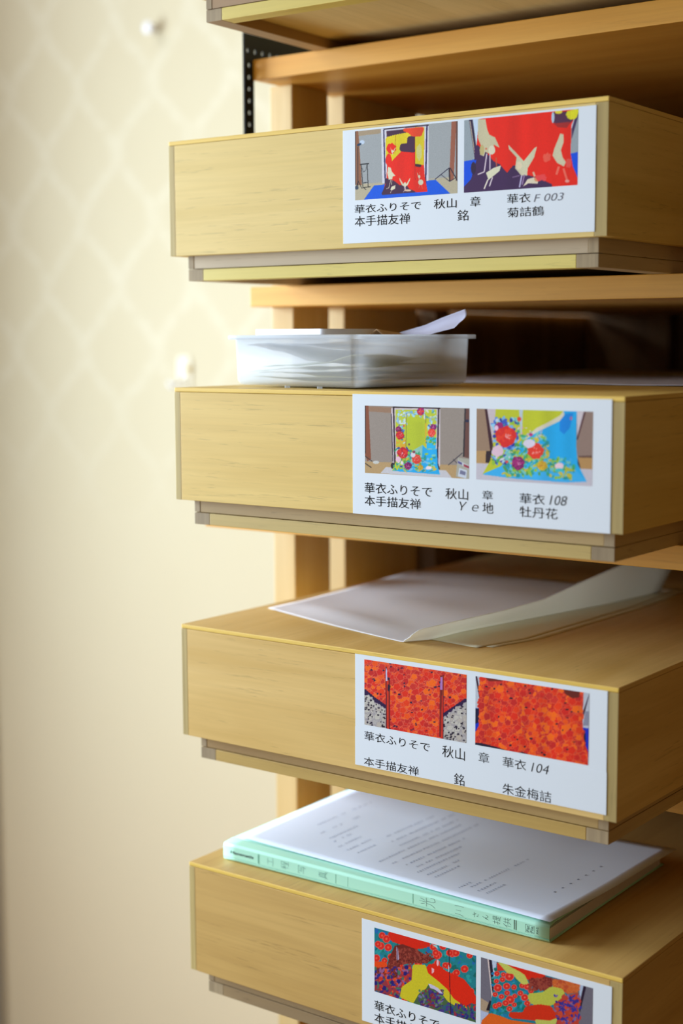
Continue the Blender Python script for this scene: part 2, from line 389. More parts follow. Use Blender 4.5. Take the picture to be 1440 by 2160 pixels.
def photo_2a():
    P = Print((60, 92), (1388, 130), (1385, 1022), (60, 948), (156, 142, 132))
    P.poly([(60, 800), (1388, 850), (1388, 1030), (60, 950)], (188, 154, 106))
    P.poly([(110, 105), (415, 120), (415, 190), (120, 170)], (158, 122, 96)); P.poly([(60, 92), (112, 94), (145, 770), (95, 800), (60, 700)], (140, 76, 48)); P.poly([(60, 92), (78, 92), (78, 700), (60, 700)], (70, 50, 44))
    P.poly([(1335, 130), (1388, 130), (1388, 760), (1310, 740)], (110, 70, 62)); P.line([(1335, 130), (1318, 740)], 18, (44, 38, 44)); P.blob(1360, 290, 24, 18, (40, 40, 70))
    P.poly([(270, 950), (340, 870), (1100, 910), (1180, 1010)], (206, 202, 208)); P.blob(210, 812, 42, 20, (205, 205, 200))
    P.line([(60, 730), (160, 800)], 9, (40, 30, 32)); P.line([(60, 820), (150, 880)], 12, (48, 34, 34)); P.line([(1305, 690), (1130, 845)], 10, (50, 44, 60)); P.line([(1190, 770), (1240, 820)], 8, (50, 44, 60))
    P.poly([(410, 130), (1030, 135), (1030, 860), (425, 840)], (216, 200, 206)); P.line([(410, 200), (432, 800)], 12, (70, 56, 70))
    P.line([(440, 110), (458, 850)], 20, (48, 28, 34)); P.line([(1010, 130), (995, 860)], 20, (48, 28, 44)); P.line([(430, 116), (1030, 130)], 18, (46, 26, 28)); P.blob(430, 855, 28, 40, (46, 34, 40)); P.poly([(1000, 800), (1030, 900), (1000, 900)], (46, 30, 44))
    P.poly([(465, 150), (985, 150), (980, 560), (960, 640), (1000, 860), (1030, 965), (420, 920), (470, 800), (500, 640), (470, 600)], LIM)
    P.poly([(990, 640), (870, 650), (810, 590), (720, 690), (560, 860), (420, 920), (1030, 965), (1000, 850)], CY)
    P.poly([(690, 660), (810, 590), (800, 830), (560, 880)], (150, 205, 190))
    leaves(P, 480, 640, 160, 330, 40, [(170, 215, 240), (150, 190, 225), (210, 225, 230), LIM, (190, 205, 90)], 22, 3)
    leaves(P, 640, 980, 160, 260, 40, [(170, 220, 235), (120, 180, 220), LIM, (220, 220, 210), (90, 170, 150)], 20, 4)
    leaves(P, 870, 980, 240, 420, 22, [(170, 215, 240), (150, 190, 225), (90, 170, 130), (190, 205, 90)], 20, 5)
    P.poly([(620, 260), (760, 230), (850, 300), (835, 560), (700, 650), (640, 690), (610, 620)], (190, 202, 44)); P.line([(605, 190), (600, 610)], 6, (90, 90, 60)); P.line([(845, 200), (850, 320)], 6, (100, 100, 50)); P.line([(850, 320), (850, 600)], 14, (228, 176, 40))
    P.poly([(470, 530), (598, 530), (598, 622), (470, 622)], (226, 172, 36)); leaves(P, 475, 595, 535, 600, 8, [(190, 210, 60), (200, 215, 210)], 16, 8)
    P.poly([(858, 480), (985, 500), (975, 640), (860, 640)], (40, 178, 232)); leaves(P, 860, 975, 500, 580, 14, LEAF, 20, 9)
    leaves(P, 480, 590, 350, 520, 30, BLU + LEAF, 20, 6); leaves(P, 880, 980, 340, 500, 20, LEAF + BLU, 18, 7)
    leaves(P, 470, 660, 620, 880, 60, BLU + LEAF + [(240, 225, 230)], 24, 10); leaves(P, 560, 960, 700, 920, 90, LEAF + [(120, 190, 230)], 26, 11); leaves(P, 440, 620, 840, 910, 20, LEAF + [LIM], 20, 12)
    peony(P, 785, 172, 42, RED, MAG, PNK, 1); peony(P, 505, 395, 34, MAG, (110, 20, 70), PNK, 2); peony(P, 525, 470, 46, RED, DRED, PNK, 3); peony(P, 945, 368, 36, MAG, (120, 30, 110), PNK, 4)
    peony(P, 922, 440, 46, RED, (236, 80, 60), PNK, 5); peony(P, 558, 695, 62, RED, DRED, PNK, 6); peony(P, 735, 772, 54, RED, (236, 80, 50), PNK, 7); peony(P, 625, 855, 42, MAG, (110, 20, 90), PNK, 8)
    P.blob(690, 715, 30, 34, (226, 214, 226), .1); P.blob(500, 775, 34, 38, (238, 196, 214), .1); peony(P, 785, 875, 32, (225, 180, 50), (200, 160, 30), (240, 220, 120), 9); P.blob(888, 880, 36, 24, (240, 220, 226), .1); P.blob(640, 585, 14, 14, (120, 90, 80)); P.blob(572, 352, 14, 14, (230, 90, 60)); P.blob(700, 680, 20, 18, (140, 70, 90))
    P.poly([(1245, 750), (1388, 770), (1385, 1022), (1225, 990)], (176, 172, 158)); P.poly([(1250, 780), (1388, 850), (1388, 900), (1245, 820)], (205, 205, 210)); P.poly([(1320, 830), (1388, 860), (1388, 890), (1320, 860)], (160, 50, 70)); P.poly([(1250, 790), (1300, 815), (1300, 845), (1250, 820)], (90, 80, 140)); P.poly([(1265, 880), (1360, 910), (1350, 1015), (1250, 985)], (206, 212, 226)); P.poly([(1280, 905), (1345, 930), (1340, 975), (1270, 955)], (120, 120, 150))
    P.folds(620, 990, 300, 930, 3, .05, 9); P.grain(.06, 2, 11)
    return P
def photo_2b():
    P = Print((62, 68), (1385, 103), (1380, 950), (56, 875), (158, 128, 104))
    P.poly([(900, 60), (1390, 60), (1390, 640), (1200, 640)], (150, 124, 112)); P.poly([(56, 548), (260, 545), (260, 690), (56, 690)], (190, 150, 98)); P.poly([(1210, 610), (1390, 620), (1390, 760), (1210, 740)], (186, 142, 88)); P.poly([(56, 685), (400, 700), (1390, 755), (1390, 960), (56, 880)], (202, 194, 204))
    P.poly([(185, 68), (290, 70), (260, 560), (245, 600)], (208, 192, 196)); P.poly([(160, 66), (188, 68), (262, 480), (240, 620)], (64, 22, 34)); P.poly([(180, 550), (250, 548), (225, 690), (175, 680)], (50, 30, 36))
    P.poly([(1205, 100), (1290, 105), (1215, 420)], (214, 200, 206)); P.poly([(1282, 108), (1302, 110), (1220, 420), (1205, 420)], (72, 24, 34)); P.poly([(1220, 620), (1255, 740), (1225, 740)], (50, 30, 36)); P.poly([(1230, 605), (1380, 600), (1380, 622), (1230, 622)], (96, 66, 60))
    P.poly([(290, 70), (1205, 95), (1205, 500), (1225, 700), (1325, 895), (1100, 905), (500, 862), (140, 815), (240, 640), (262, 470)], CY)
    P.poly([(290, 70), (1060, 90), (1040, 150), (900, 240), (760, 300), (640, 370), (590, 430), (450, 640), (140, 815), (240, 640), (262, 470)], (196, 200, 40))
    P.poly([(1060, 95), (1080, 180), (900, 270), (760, 340), (640, 420), (600, 430), (760, 290), (900, 220), (1020, 150)], (220, 210, 190)); P.poly([(560, 70), (605, 72), (598, 300), (590, 440), (575, 300)], (190, 205, 215))
    P.poly([(1020, 210), (1080, 130), (1170, 120), (1130, 290), (1070, 360), (1020, 320)], (14, 136, 226)); P.blob(1145, 180, 14, 22, (180, 110, 160)); P.poly([(140, 815), (420, 640), (300, 800)], LIM); P.poly([(140, 812), (430, 690), (700, 720), (1200, 760), (1325, 895), (1100, 905), (500, 862)], (60, 178, 240))
    leaves(P, 265, 420, 180, 300, 30, BLU + [(200, 215, 235)], 28, 1); leaves(P, 400, 560, 190, 560, 60, BLU + LEAF + [(190, 205, 220)], 26, 2); leaves(P, 260, 480, 500, 700, 70, BLU + LEAF + [(225, 215, 225)], 26, 3)
    leaves(P, 420, 660, 560, 820, 70, LEAF, 30, 4); leaves(P, 600, 900, 360, 700, 90, LEAF + [(220, 210, 220)], 30, 5); leaves(P, 640, 920, 600, 820, 60, LEAF + [(60, 178, 240)], 26, 6); leaves(P, 900, 1180, 640, 860, 70, LEAF + [(60, 178, 240)], 28, 7); leaves(P, 380, 700, 720, 830, 30, LEAF, 30, 8); leaves(P, 540, 860, 280, 400, 22, [(220, 200, 200), (170, 190, 210), (230, 150, 160)], 14, 9)
    for k in range(16): P.blob(405 + 128 * math.cos(k * .4), 390 + 128 * math.sin(k * .4), 22, 22, BLU[k % 3], .2, 8)
    P.blob(330, 290, 60, 62, MAG, .15); P.blob(300, 290, 22, 30, (240, 200, 225)); peony(P, 408, 385, 104, (238, 60, 30), (226, 40, 30), (250, 180, 180), 11); peony(P, 752, 550, 82, (236, 56, 36), (228, 60, 40), (250, 190, 180), 12)
    P.blob(680, 465, 70, 50, (222, 212, 230), .1); P.blob(315, 550, 66, 66, (232, 196, 214), .12); peony(P, 555, 685, 68, (170, 40, 120), (130, 30, 100), (240, 160, 200), 13); peony(P, 828, 715, 50, (226, 184, 50), (206, 160, 40), (190, 90, 40), 14)
    P.blob(1020, 720, 50, 38, (238, 204, 214), .1); P.blob(1020, 765, 50, 22, (60, 190, 200), .1); P.blob(698, 365, 22, 20, (190, 50, 120)); P.blob(563, 190, 24, 26, (235, 70, 40)); P.blob(425, 672, 18, 16, (235, 80, 60)); P.poly([(1090, 720), (1190, 770), (1110, 780), (1070, 850)], (190, 190, 60))
    P.folds(620, 1200, 90, 900, 3, .05, 15); P.grain(.05, 2, 17)
    return P

def plum(P, n, x0, x1, y0, y1, r, cols, edge, seed, ok=lambda x, y: True, dark=None, nd=0):
    rr = random.Random(seed)
    for k in range(n):
        x = x0 + (x1 - x0) * rr.random(); y = y0 + (y1 - y0) * rr.random()
        if not ok(x, y): continue
        q = r * (.7 + .6 * rr.random()); c = rr.choice(cols)
        P.blob(x, y, q * 1.12, q * 1.12, edge, .16, 16, k, 0, 5); P.blob(x, y, q, q, c, .16, 16, k, 0, 5)
    for k in range(nd):
        x = x0 + (x1 - x0) * rr.random(); y = y0 + (y1 - y0) * rr.random()
        if ok(x, y): P.blob(x, y, r * (.25 + .3 * rr.random()), r * (.2 + .2 * rr.random()), dark, .4, 7, k)
PL = [(226, 46, 22), (214, 40, 30), (240, 84, 18), (196, 38, 34), (232, 60, 20), (206, 50, 40), (248, 104, 16)]
def photo_3a():
    P = Print((55, 65), (1340, 255), (1338, 1122), (52, 885), (206, 36, 26))
    plum(P, 1100, 55, 1340, 60, 1120, 34, PL, (230, 110, 84), 1, dark=(40, 20, 60), nd=80)
    L = [(50, 455), (180, 560), (340, 670), (340, 960), (50, 900)]; Rr = [(1062, 770), (1190, 680), (1340, 570), (1340, 1130), (1060, 1080)]
    for Q in (L, Rr):
        P.cloud(Q, 26, (44, 20, 66))
        Q2 = [(x, y + 50) for x, y in Q[:3]] + Q[3:]
        P.poly(Q2, (176, 166, 160))
        xs = [p[0] for p in Q2]; ys = [p[1] for p in Q2]
        top = lambda x, Q2=Q2: interp([(Q2[0][0], Q2[0][1]), (Q2[1][0], Q2[1][1]), (Q2[2][0] + .1, Q2[2][1])], x)[0]
        plum(P, 220, min(xs), max(xs), min(ys), max(ys), 32, [(196, 190, 180), (178, 172, 170), (186, 176, 166)], (150, 140, 150), 5, lambda x, y: y > top(x), dark=(36, 26, 44), nd=80)
    P.poly([(334, 160), (350, 160), (352, 950), (336, 950)], (96, 24, 40)); P.poly([(372, 300), (392, 300), (390, 950), (370, 950)], (110, 26, 26)); P.poly([(348, 340), (372, 340), (375, 950), (352, 950)], (212, 52, 26)); P.poly([(338, 170), (352, 200), (358, 340), (336, 340)], (196, 190, 222)); P.poly([(362, 380), (400, 400), (385, 470), (358, 460)], (44, 22, 48)); P.poly([(358, 290), (382, 300), (378, 330), (362, 330)], (40, 24, 60))
    P.poly([(1018, 270), (1050, 270), (1052, 1060), (1010, 1040)], (122, 30, 26)); P.poly([(1022, 290), (1048, 290), (1046, 450), (1018, 450)], (176, 120, 190)); P.poly([(1040, 520), (1056, 520), (1054, 1070), (1030, 1060)], (206, 46, 26)); P.line([(1057, 260), (1058, 1080)], 8, (90, 22, 36)); P.poly([(1000, 340), (1022, 350), (1014, 380)], (40, 20, 50))
    P.grain(.08, 2, 5)
    return P
def photo_3b():
    P = Print((75, 88), (1340, 280), (1333, 1082), (70, 855), (188, 192, 204))
    P.poly([(75, 445), (135, 450), (130, 720), (70, 720)], (20, 50, 190)); P.poly([(1265, 660), (1345, 670), (1345, 1000), (1280, 900)], (24, 44, 190)); P.poly([(75, 450), (135, 450), (130, 600), (75, 620)], (26, 22, 60))
    P.poly([(74, 88), (95, 90), (135, 300), (130, 380)], (56, 26, 46)); P.poly([(1340, 290), (1322, 330), (1275, 480), (1278, 560)], (56, 26, 50)); P.poly([(1275, 680), (1300, 690), (1310, 860), (1285, 850)], (30, 26, 50)); P.poly([(1275, 640), (1345, 640), (1345, 480), (1300, 480)], (140, 140, 160))
    body = [(125, 90), (1275, 265), (1272, 620), (1290, 820), (1335, 930), (1333, 1085), (68, 860), (70, 730), (118, 640)]
    P.poly(body, (206, 44, 26))
    lx = lambda y: interp([(80, 125), (640, 118), (860, 68)], y)[0]; rx = lambda y: interp([(200, 1275), (640, 1272), (860, 1300), (1090, 1340)], y)[0]
    plum(P, 1300, 70, 1340, 90, 1085, 32, PL, (232, 96, 60), 21, lambda x, y: lx(y) + 20 < x < rx(y) - 20, dark=(50, 24, 40), nd=46)
    P.poly([(190, 105), (390, 135), (380, 150), (230, 150)], (120, 36, 26)); P.poly([(1060, 235), (1240, 262), (1230, 330), (1160, 340), (1080, 290)], (108, 36, 26))
    P.poly([(68, 862), (70, 830), (150, 835), (330, 880), (450, 920), (330, 915)], (36, 26, 52)); P.poly([(560, 945), (620, 935), (700, 965)], (36, 26, 52))
    P.folds(130, 1275, 200, 1060, 3, .07, 25); P.grain(.05, 2, 27)
    return P
def photo_4a():
    P = Print((62, 98), (1340, 440), (1338, 1290), (65, 905), (26, 124, 134))
    leaves(P, 60, 1340, 90, 1290, 420, [(16, 120, 110), (20, 130, 160), (10, 100, 96), (40, 150, 150), (30, 100, 170)], 30, 1)
    def mum(x, y, r, k): P.blob(x, y, r, r, (236, 96, 80), .06, 16, k, 0, 8); P.blob(x, y, r * .86, r * .86, (216, 36, 26), .06, 16, k, 0, 8); P.blob(x, y, r * .3, r * .3, (238, 90, 60))
    rr = random.Random(6)
    for k in range(90):
        x, y = 70 + 1270 * rr.random(), 120 + 1100 * rr.random(); mum(x, y, 38 + 12 * rr.random(), k)
    P.cloud([(260, 170), (500, 240), (700, 280), (770, 310), (700, 340), (600, 350), (400, 290), (300, 260)], 24, (216, 34, 10))
    br = [(330, 330), (430, 310), (600, 370), (760, 470), (850, 480), (720, 550), (540, 550), (400, 570), (350, 740), (160, 760), (70, 740), (70, 600), (230, 590), (260, 480)]
    P.poly(br, (112, 34, 26)); 
    ins = lambda x, y: (70 < x < 240 and 600 < y < 745) or (250 < x < 360 and 470 < y < 740) or (350 < x < 620 and 350 + (x - 350) * .1 < y < 560) or (600 < x < 800 and 410 < y < 540)
    plum(P, 900, 70, 830, 300, 760, 11, [(150, 60, 46), (120, 34, 30), (96, 24, 20)], (170, 84, 66), 9, ins)
    P.cloud([(70, 545), (200, 545), (225, 580), (100, 590), (70, 590)], 18, (230, 70, 14))
    P.poly([(66, 760), (350, 750), (380, 600), (540, 560), (560, 740), (420, 900), (380, 1000), (66, 905)], (150, 50, 60))
    leaves(P, 70, 540, 600, 980, 160, [(196, 50, 40), (60, 30, 110), (40, 40, 130), (226, 76, 30), (70, 110, 90), (150, 90, 140)], 26, 12)
    for k, (x, y) in enumerate([(480, 600), (465, 680), (80, 800), (295, 790), (195, 865), (380, 780)]): P.blob(x, y, 26, 28, (36, 26, 110), .15, 12, k)
    P.cloud([(750, 590), (800, 570), (900, 600), (960, 660), (1060, 700), (1180, 760), (1260, 860), (1335, 1000), (1335, 1090), (1180, 1060), (1060, 960), (1000, 860), (860, 760), (780, 690)], 26, (222, 36, 8))
    P.cloud([(570, 580), (710, 580), (740, 680), (880, 790), (980, 880), (1060, 1000), (1220, 1110), (1120, 1090), (1000, 1010), (940, 940), (880, 860), (760, 800), (720, 880), (620, 940), (570, 1040), (410, 970), (430, 860), (560, 770)], 16, (206, 190, 36))
    P.poly([(760, 810), (860, 860), (940, 950), (1000, 1030), (1120, 1110), (1340, 1160), (1338, 1290), (570, 1050), (640, 930), (720, 880)], (70, 96, 60))
    leaves(P, 640, 940, 880, 1100, 110, [(70, 50, 130), (90, 130, 70), (60, 40, 110), (130, 40, 60), (110, 110, 150)], 24, 14); leaves(P, 900, 1335, 1060, 1240, 130, [(70, 50, 130), (60, 100, 80), (40, 40, 120), (150, 40, 60), (40, 90, 110)], 26, 15)
    P.poly([(755, 805), (800, 815), (880, 860), (940, 930), (900, 925), (840, 880), (780, 860)], (200, 190, 215)); P.poly([(795, 600), (830, 620), (825, 660), (800, 680)], (236, 170, 180)); P.blob(872, 540, 14, 40, (236, 180, 190)); P.poly([(350, 340), (372, 370), (385, 500), (355, 520)], (176, 160, 190)); P.line([(365, 300), (362, 740)], 5, (60, 20, 30))
    P.line([(1010, 360), (1018, 700), (1035, 1200)], 8, (34, 16, 34)); P.poly([(1005, 560), (1016, 600), (1016, 650), (1003, 650)], (190, 200, 215)); P.poly([(800, 310), (860, 320), (880, 370), (840, 340)], (150, 210, 215))
    P.grain(.08, 2, 8)
    return P
def photo_4b():
    P = Print((50, 150), (1332, 500), (1332, 1340), (50, 960), (112, 106, 118))
    P.poly([(50, 640), (150, 700), (150, 830), (50, 800)], (170, 146, 120)); P.poly([(50, 790), (200, 840), (200, 1000), (50, 960)], (176, 184, 212)); P.poly([(180, 185), (250, 200), (220, 520), (200, 560)], (186, 198, 220))
    P.poly([(130, 175), (150, 180), (198, 620), (185, 640)], (210, 190, 186)); P.poly([(148, 178), (182, 185), (215, 470), (205, 620), (190, 560)], (34, 20, 44)); P.poly([(160, 670), (205, 700), (160, 800), (120, 790)], (36, 26, 36)); P.poly([(1172, 455), (1225, 470), (1190, 640)], (176, 190, 216)); P.poly([(1225, 478), (1255, 485), (1190, 800), (1180, 740)], (38, 18, 44))
    body = [(240, 205), (1170, 455), (1180, 750), (1190, 1300), (80, 1000), (160, 800), (215, 470)]
    P.poly(body, (24, 120, 140))
    leaves(P, 190, 760, 280, 880, 260, [(16, 120, 120), (20, 120, 170), (10, 110, 96), (40, 150, 160)], 30, 31)
    rr = random.Random(33)
    for k, (x, y, r) in enumerate([(245, 350, 34), (310, 420, 34), (390, 380, 56), (360, 500, 44), (445, 510, 34), (255, 520, 50), (225, 600, 32), (300, 625, 34), (365, 580, 34), (400, 660, 54), (455, 615, 30), (520, 580, 34), (350, 700, 40), (230, 740, 36), (275, 720, 34), (450, 720, 30), (395, 770, 36), (600, 700, 36), (570, 630, 44), (600, 500, 44), (640, 550, 34), (540, 490, 34), (320, 360, 30), (240, 440, 30)]):
        P.blob(x, y, r, r * .95, (240, 100, 84), .06, 16, k, 0, 8); P.blob(x, y, r * .84, r * .8, (214, 40, 32), .06, 16, k, 0, 8); P.blob(x, y, r * .25, r * .25, (246, 110, 80))
    P.poly([(240, 215), (330, 240), (340, 310), (250, 320)], (214, 50, 30)); P.cloud([(340, 240), (780, 350), (790, 380), (740, 430), (640, 420), (500, 340), (420, 290)], 18, (218, 36, 12))
    P.poly([(610, 430), (760, 400), (790, 370), (890, 400), (880, 490), (800, 550), (640, 490)], (124, 36, 34)); plum(P, 160, 620, 880, 400, 540, 12, [(150, 60, 46), (120, 34, 30)], (160, 80, 66), 35)
    P.poly([(890, 395), (1170, 460), (1170, 560), (1050, 580), (960, 500), (880, 480)], (196, 88, 44)); plum(P, 60, 900, 1160, 420, 540, 26, [(206, 96, 40), (190, 76, 40)], (214, 120, 70), 36)
    P.cloud([(270, 215), (340, 240), (420, 290), (500, 330), (560, 370), (600, 460), (550, 465), (480, 400), (440, 340), (370, 330)], 14, (196, 196, 90))
    P.cloud([(620, 600), (780, 580), (870, 510), (980, 530), (1015, 600), (980, 650), (850, 710), (700, 715), (640, 680)], 20, (188, 188, 70))
    P.poly([(1020, 600), (1170, 560), (1190, 1300), (930, 1200), (900, 700)], (190, 60, 40)); leaves(P, 900, 1190, 600, 1200, 200, [(206, 70, 36), (60, 40, 130), (50, 50, 150), (190, 60, 50), (130, 100, 150)], 26, 37)
    P.cloud([(600, 750), (740, 730), (860, 745), (910, 840), (880, 900), (640, 880), (420, 860), (400, 830), (560, 830)], 24, (210, 44, 12)); P.cloud([(80, 930), (170, 840), (300, 880), (400, 920), (700, 960), (700, 1100), (80, 1000)], 20, (222, 96, 24)); P.cloud([(700, 900), (860, 910), (930, 880), (910, 960), (720, 960)], 12, (190, 190, 90))
    P.grain(.08, 2, 38)
    return P
PHOTOS = {1: (photo_1a, photo_1b), 2: (photo_2a, photo_2b), 3: (photo_3a, photo_3b), 4: (photo_4a, photo_4b)}

TEXTS = {
 1: [('華衣ふりそで', .1985, .2615, -.0652, -.0721), ('秋山', .2732, .2937, -.0650, -.0724), ('章', .3059, .3149, -.0648, -.0724), ('銘', .2946, .3043, -.0743, -.0826), ('華衣', .3379, .3577, -.0647, -.0719), ('F 003', .3604, .3851, -.0663, -.0718), ('菊詰鶴', .3381, .3689, -.0749, -.0821), ('本手描友禅', .1985, .2514, -.0742, -.0824)],
 2: [('華衣ふりそで', .1997, .2622, -.0707, -.079), ('秋山', .2741, .294, -.071, -.0793), ('章', .3063, .3153, -.071, -.0778), ('華衣', .3378, .3584, -.0712, -.0789), ('108', .3622, .3763, -.0715, -.0784), ('本手描友禅', .1996, .2521, -.0808, -.0888), ('Ｙ', .2865, .293, -.0806, -.0872), ('ｅ', .2975, .303, -.0822, -.0872), ('地', .3065, .3158, -.0799, -.088), ('牡丹花', .3379, .3688, -.0808, -.0887)],
 3: [('華衣ふりそで', .1977, .2605, -.0651, -.0726), ('秋山', .2718, .2924, -.0648, -.0742), ('章', .3046, .3139, -.0648, -.0729), ('華衣', .3257, .3459, -.065, -.0729), ('104', .3501, .365, -.0655, -.0726), ('本手描友禅', .1972, .2501, -.0862, -.0936), ('銘', .2827, .2921, -.0852, -.0942), ('朱金梅詰', .3257, .3672, -.0854, -.0938)],
 4: [('華衣ふりそで', .201, .2636, -.0743, -.0826), ('本手描友禅', .201, .2538, -.0846, -.0932)]}
CARD = {1: (.1870, .4102, -.0057, -.0956), 2: (.1882, .4102, -.0021, -.0959), 3: (.1886, .4114, -.0033, -.0942), 4: (.1886, .4116, -.0083, -.0951)}
PH = {1: (.1990, .2944, .3002, .3961, -.0072, -.0615), 2: (.2000, .2948, .3010, .3958, -.0110, -.0633), 3: (.1978, .2935, .3015, .3970, -.0068, -.0600), 4: (.2011, .2969, .3012, .3966, -.0132, -.0670)}

# ------------------------------------------------------------------ materials
ENDG = wood(2, lin(200, 176, 114), lin(164, 140, 86), '_end_grain', .6, .3, .9)
ENDB = wood(2, lin(176, 154, 120), lin(138, 118, 90), '_end_grain_brown', .65, .3, .9)
PAPER = plain('card_paper', lin(226, 232, 240), .45, .35, mott=.02)
TEXTM = plain('black_print', lin(10, 8, 14), .6, .1)
GREYT = plain('grey_print', lin(105, 105, 118), .5, .3)

FR = {0: ((222, 196, 138), (204, 176, 116)), 1: ((230, 200, 126), (212, 180, 98)), 2: ((226, 192, 110), (208, 170, 82)), 3: ((224, 188, 118), (204, 164, 88)), 4: ((206, 168, 100), (182, 142, 76))}  # lid tones per box; the lowest has light falloff mixed into its colour
TR_ = {0: ((178, 146, 108), (150, 116, 80)), 1: ((196, 176, 146), (178, 156, 126)), 2: ((190, 162, 110), (166, 138, 92)), 3: ((192, 162, 104), (164, 132, 86)), 4: ((172, 148, 110), (140, 116, 92))}
RL = {0: ((222, 200, 112), (206, 180, 84)), 1: ((226, 206, 116), (214, 190, 92)), 2: ((206, 180, 112), (186, 158, 92)), 3: ((204, 172, 100), (184, 148, 78)), 4: ((182, 154, 106), (152, 128, 96))}

W = .42; A = .0115; BF = .0108; D = .80; HB = .0216
BX = {0: (.0010, .0190, .6344, .030, .0983), 1: (-.03752, .03413, .41976, .0265, .09922), 2: (.00466, -.009, .20682, .00424, .09592), 3: (0, 0, 0, 0, .09892), 4: (.00815, -.00367, -.21247, .00368, .09917)}
BLAB = {0: 'topmost wooden lidded box whose underside frame shows, its front cut off by the picture top',
        1: 'wooden lidded box with card of red kimono with white cranes',
        2: 'wooden lidded box with card of yellow and blue peony kimono, plastic tray on it',
        3: 'wooden lidded box with card of vermilion plum blossom kimono, curling paper on it',
        4: 'lowest wooden lidded box, green file on it, card of multicoloured patterned kimono'}
def kimono_box(i):
    x, y, z, t, H = BX[i]
    root = empty('kimono_box', (x, y, z - H - HB), t)
    tag(root, BLAB[i], 'box', 'kimono boxes pulled out of the rack')
    Z = H + HB                                     # lid top in local
    fx = wood(0, lin(*FR[i][0]), lin(*FR[i][1]), '_front%d' % i)
    fy = wood(1, lin(*FR[i][0]), lin(*FR[i][1]), '_side%d' % i)
    tx = wood(0, lin(*TR_[i][0]), lin(*TR_[i][1]), '_tray%d' % i)
    ty = wood(1, lin(*TR_[i][0]), lin(*TR_[i][1]), '_tray_side%d' % i)
    rx = wood(0, lin(*RL[i][0]), lin(*RL[i][1]), '_rail%d' % i)
    tk = .0036; sl, sr = .0068, .0102
    edge = wood(0, lin(240, 204, 104), lin(226, 184, 78), '_lid_edge%d' % i)
    # lid
    o = board('lid_top', 0, W, 0, D, Z - tk, Z, fy, root, .0007); o.data.materials.append(edge)
    for pl in o.data.polygons:
        if pl.normal.y < -.4: pl.material_index = 1
    board('lid_front', sl, W - sr, 0, .0095, HB, Z - tk - .0002, fx, root, .0004)
    def side(name, a, b):
        o = board(name, a, b, .0, D, HB, Z - tk - .0002, fy, root, .0005)
        o.data.materials.append(ENDG)
        for p in o.data.polygons:
            if p.normal.y < -.9: p.material_index = 1
        return o
    side('lid_side', 0, sl - .0001); side('lid_side', W - sr + .0001, W)
    board('lid_back', sl, W - sr, D - .0095, D, HB, Z - tk - .0002, fx, root, .0004)
    # tray (inner box standing on its base frame)
    a, b, f = A, W - A, BF
    z1, z2 = .0100, .0580
    def tside(name, p, q, za, zb, mat_end, m_):
        o = board(name, p, q, f, D - BF, za, zb, m_, root, .0004)
        o.data.materials.append(mat_end)
        for pl in o.data.polygons:
            if pl.normal.y < -.9: pl.material_index = 1
        return o
    board('tray_front', a + .0066, b - .0086, f + .0003, f + .009, z1 + .0006, z2, tx, root, .0004)
    tside('tray_side', a, a + .0064, z1 + .0006, z2, ENDB, ty); tside('tray_side', b - .0084, b, z1 + .0006, z2, ENDB, ty)
    board('tray_back', a + .0066, b - .0086, D - BF - .009, D - BF, z1 + .0006, z2, tx, root, .0004)
    board('tray_bottom', a + .001, b - .001, f + .0102, D - BF - .0012, z1 - .0008, z1 + .0004, fy, root, 0)
    board('base_rail', a + .0172, b - .0182, f, f + .017, 0, z1, rx, root, .0005)
    board('base_rail', a + .0172, b - .0182, D - BF - .017, D - BF, 0, z1, rx, root, .0005)
    tside('base_side_rail', a, a + .017, 0, z1, ENDB, ty); tside('base_side_rail', b - .018, b, 0, z1, ENDB, ty)
    if i == 0: return root
    # card
    c = CARD[i]
    card = board('paper_card', c[0], c[1], -.0004, -.0001, Z + c[3], Z + c[2], PAPER, root, 0, label='white printed paper card with two kimono photographs')
    if i == 3:
        board('paper_strip', c[0] - .0002, c[1] + .0004, -.00047, -.00041, Z + c[3] - .0002, Z - .0630, PAPER, card, 0, label='narrow caption strip pasted over the card')
    if i in (2, 1, 4):
        pass
    p = PH[i]
    pa, pb = PHOTOS[i]
    yy = -.00045 if i != 3 else -.00050
    pa().mesh('printed_photo', p[0], p[1], Z + p[5], Z + p[4], yy, INK, card)
    pb().mesh('printed_photo', p[2], p[3], Z + p[5], Z + p[4], yy, INK, card)
    for (s, x0, x1, zt, zb) in TEXTS[i]:
        lat = s[0] in 'F1Ｙｅ'
        bm = bmesh.new()
        text_into(bm, s, x0, x1, Z + zb, Z + zt, lambda u, v: (u, -.00053, v), .22 if lat else 0, -.008 if lat else -.001)
        link('printed_text', bm, GREYT if (s[0] in 'F1' and i == 1) else TEXTM, card)
    return root

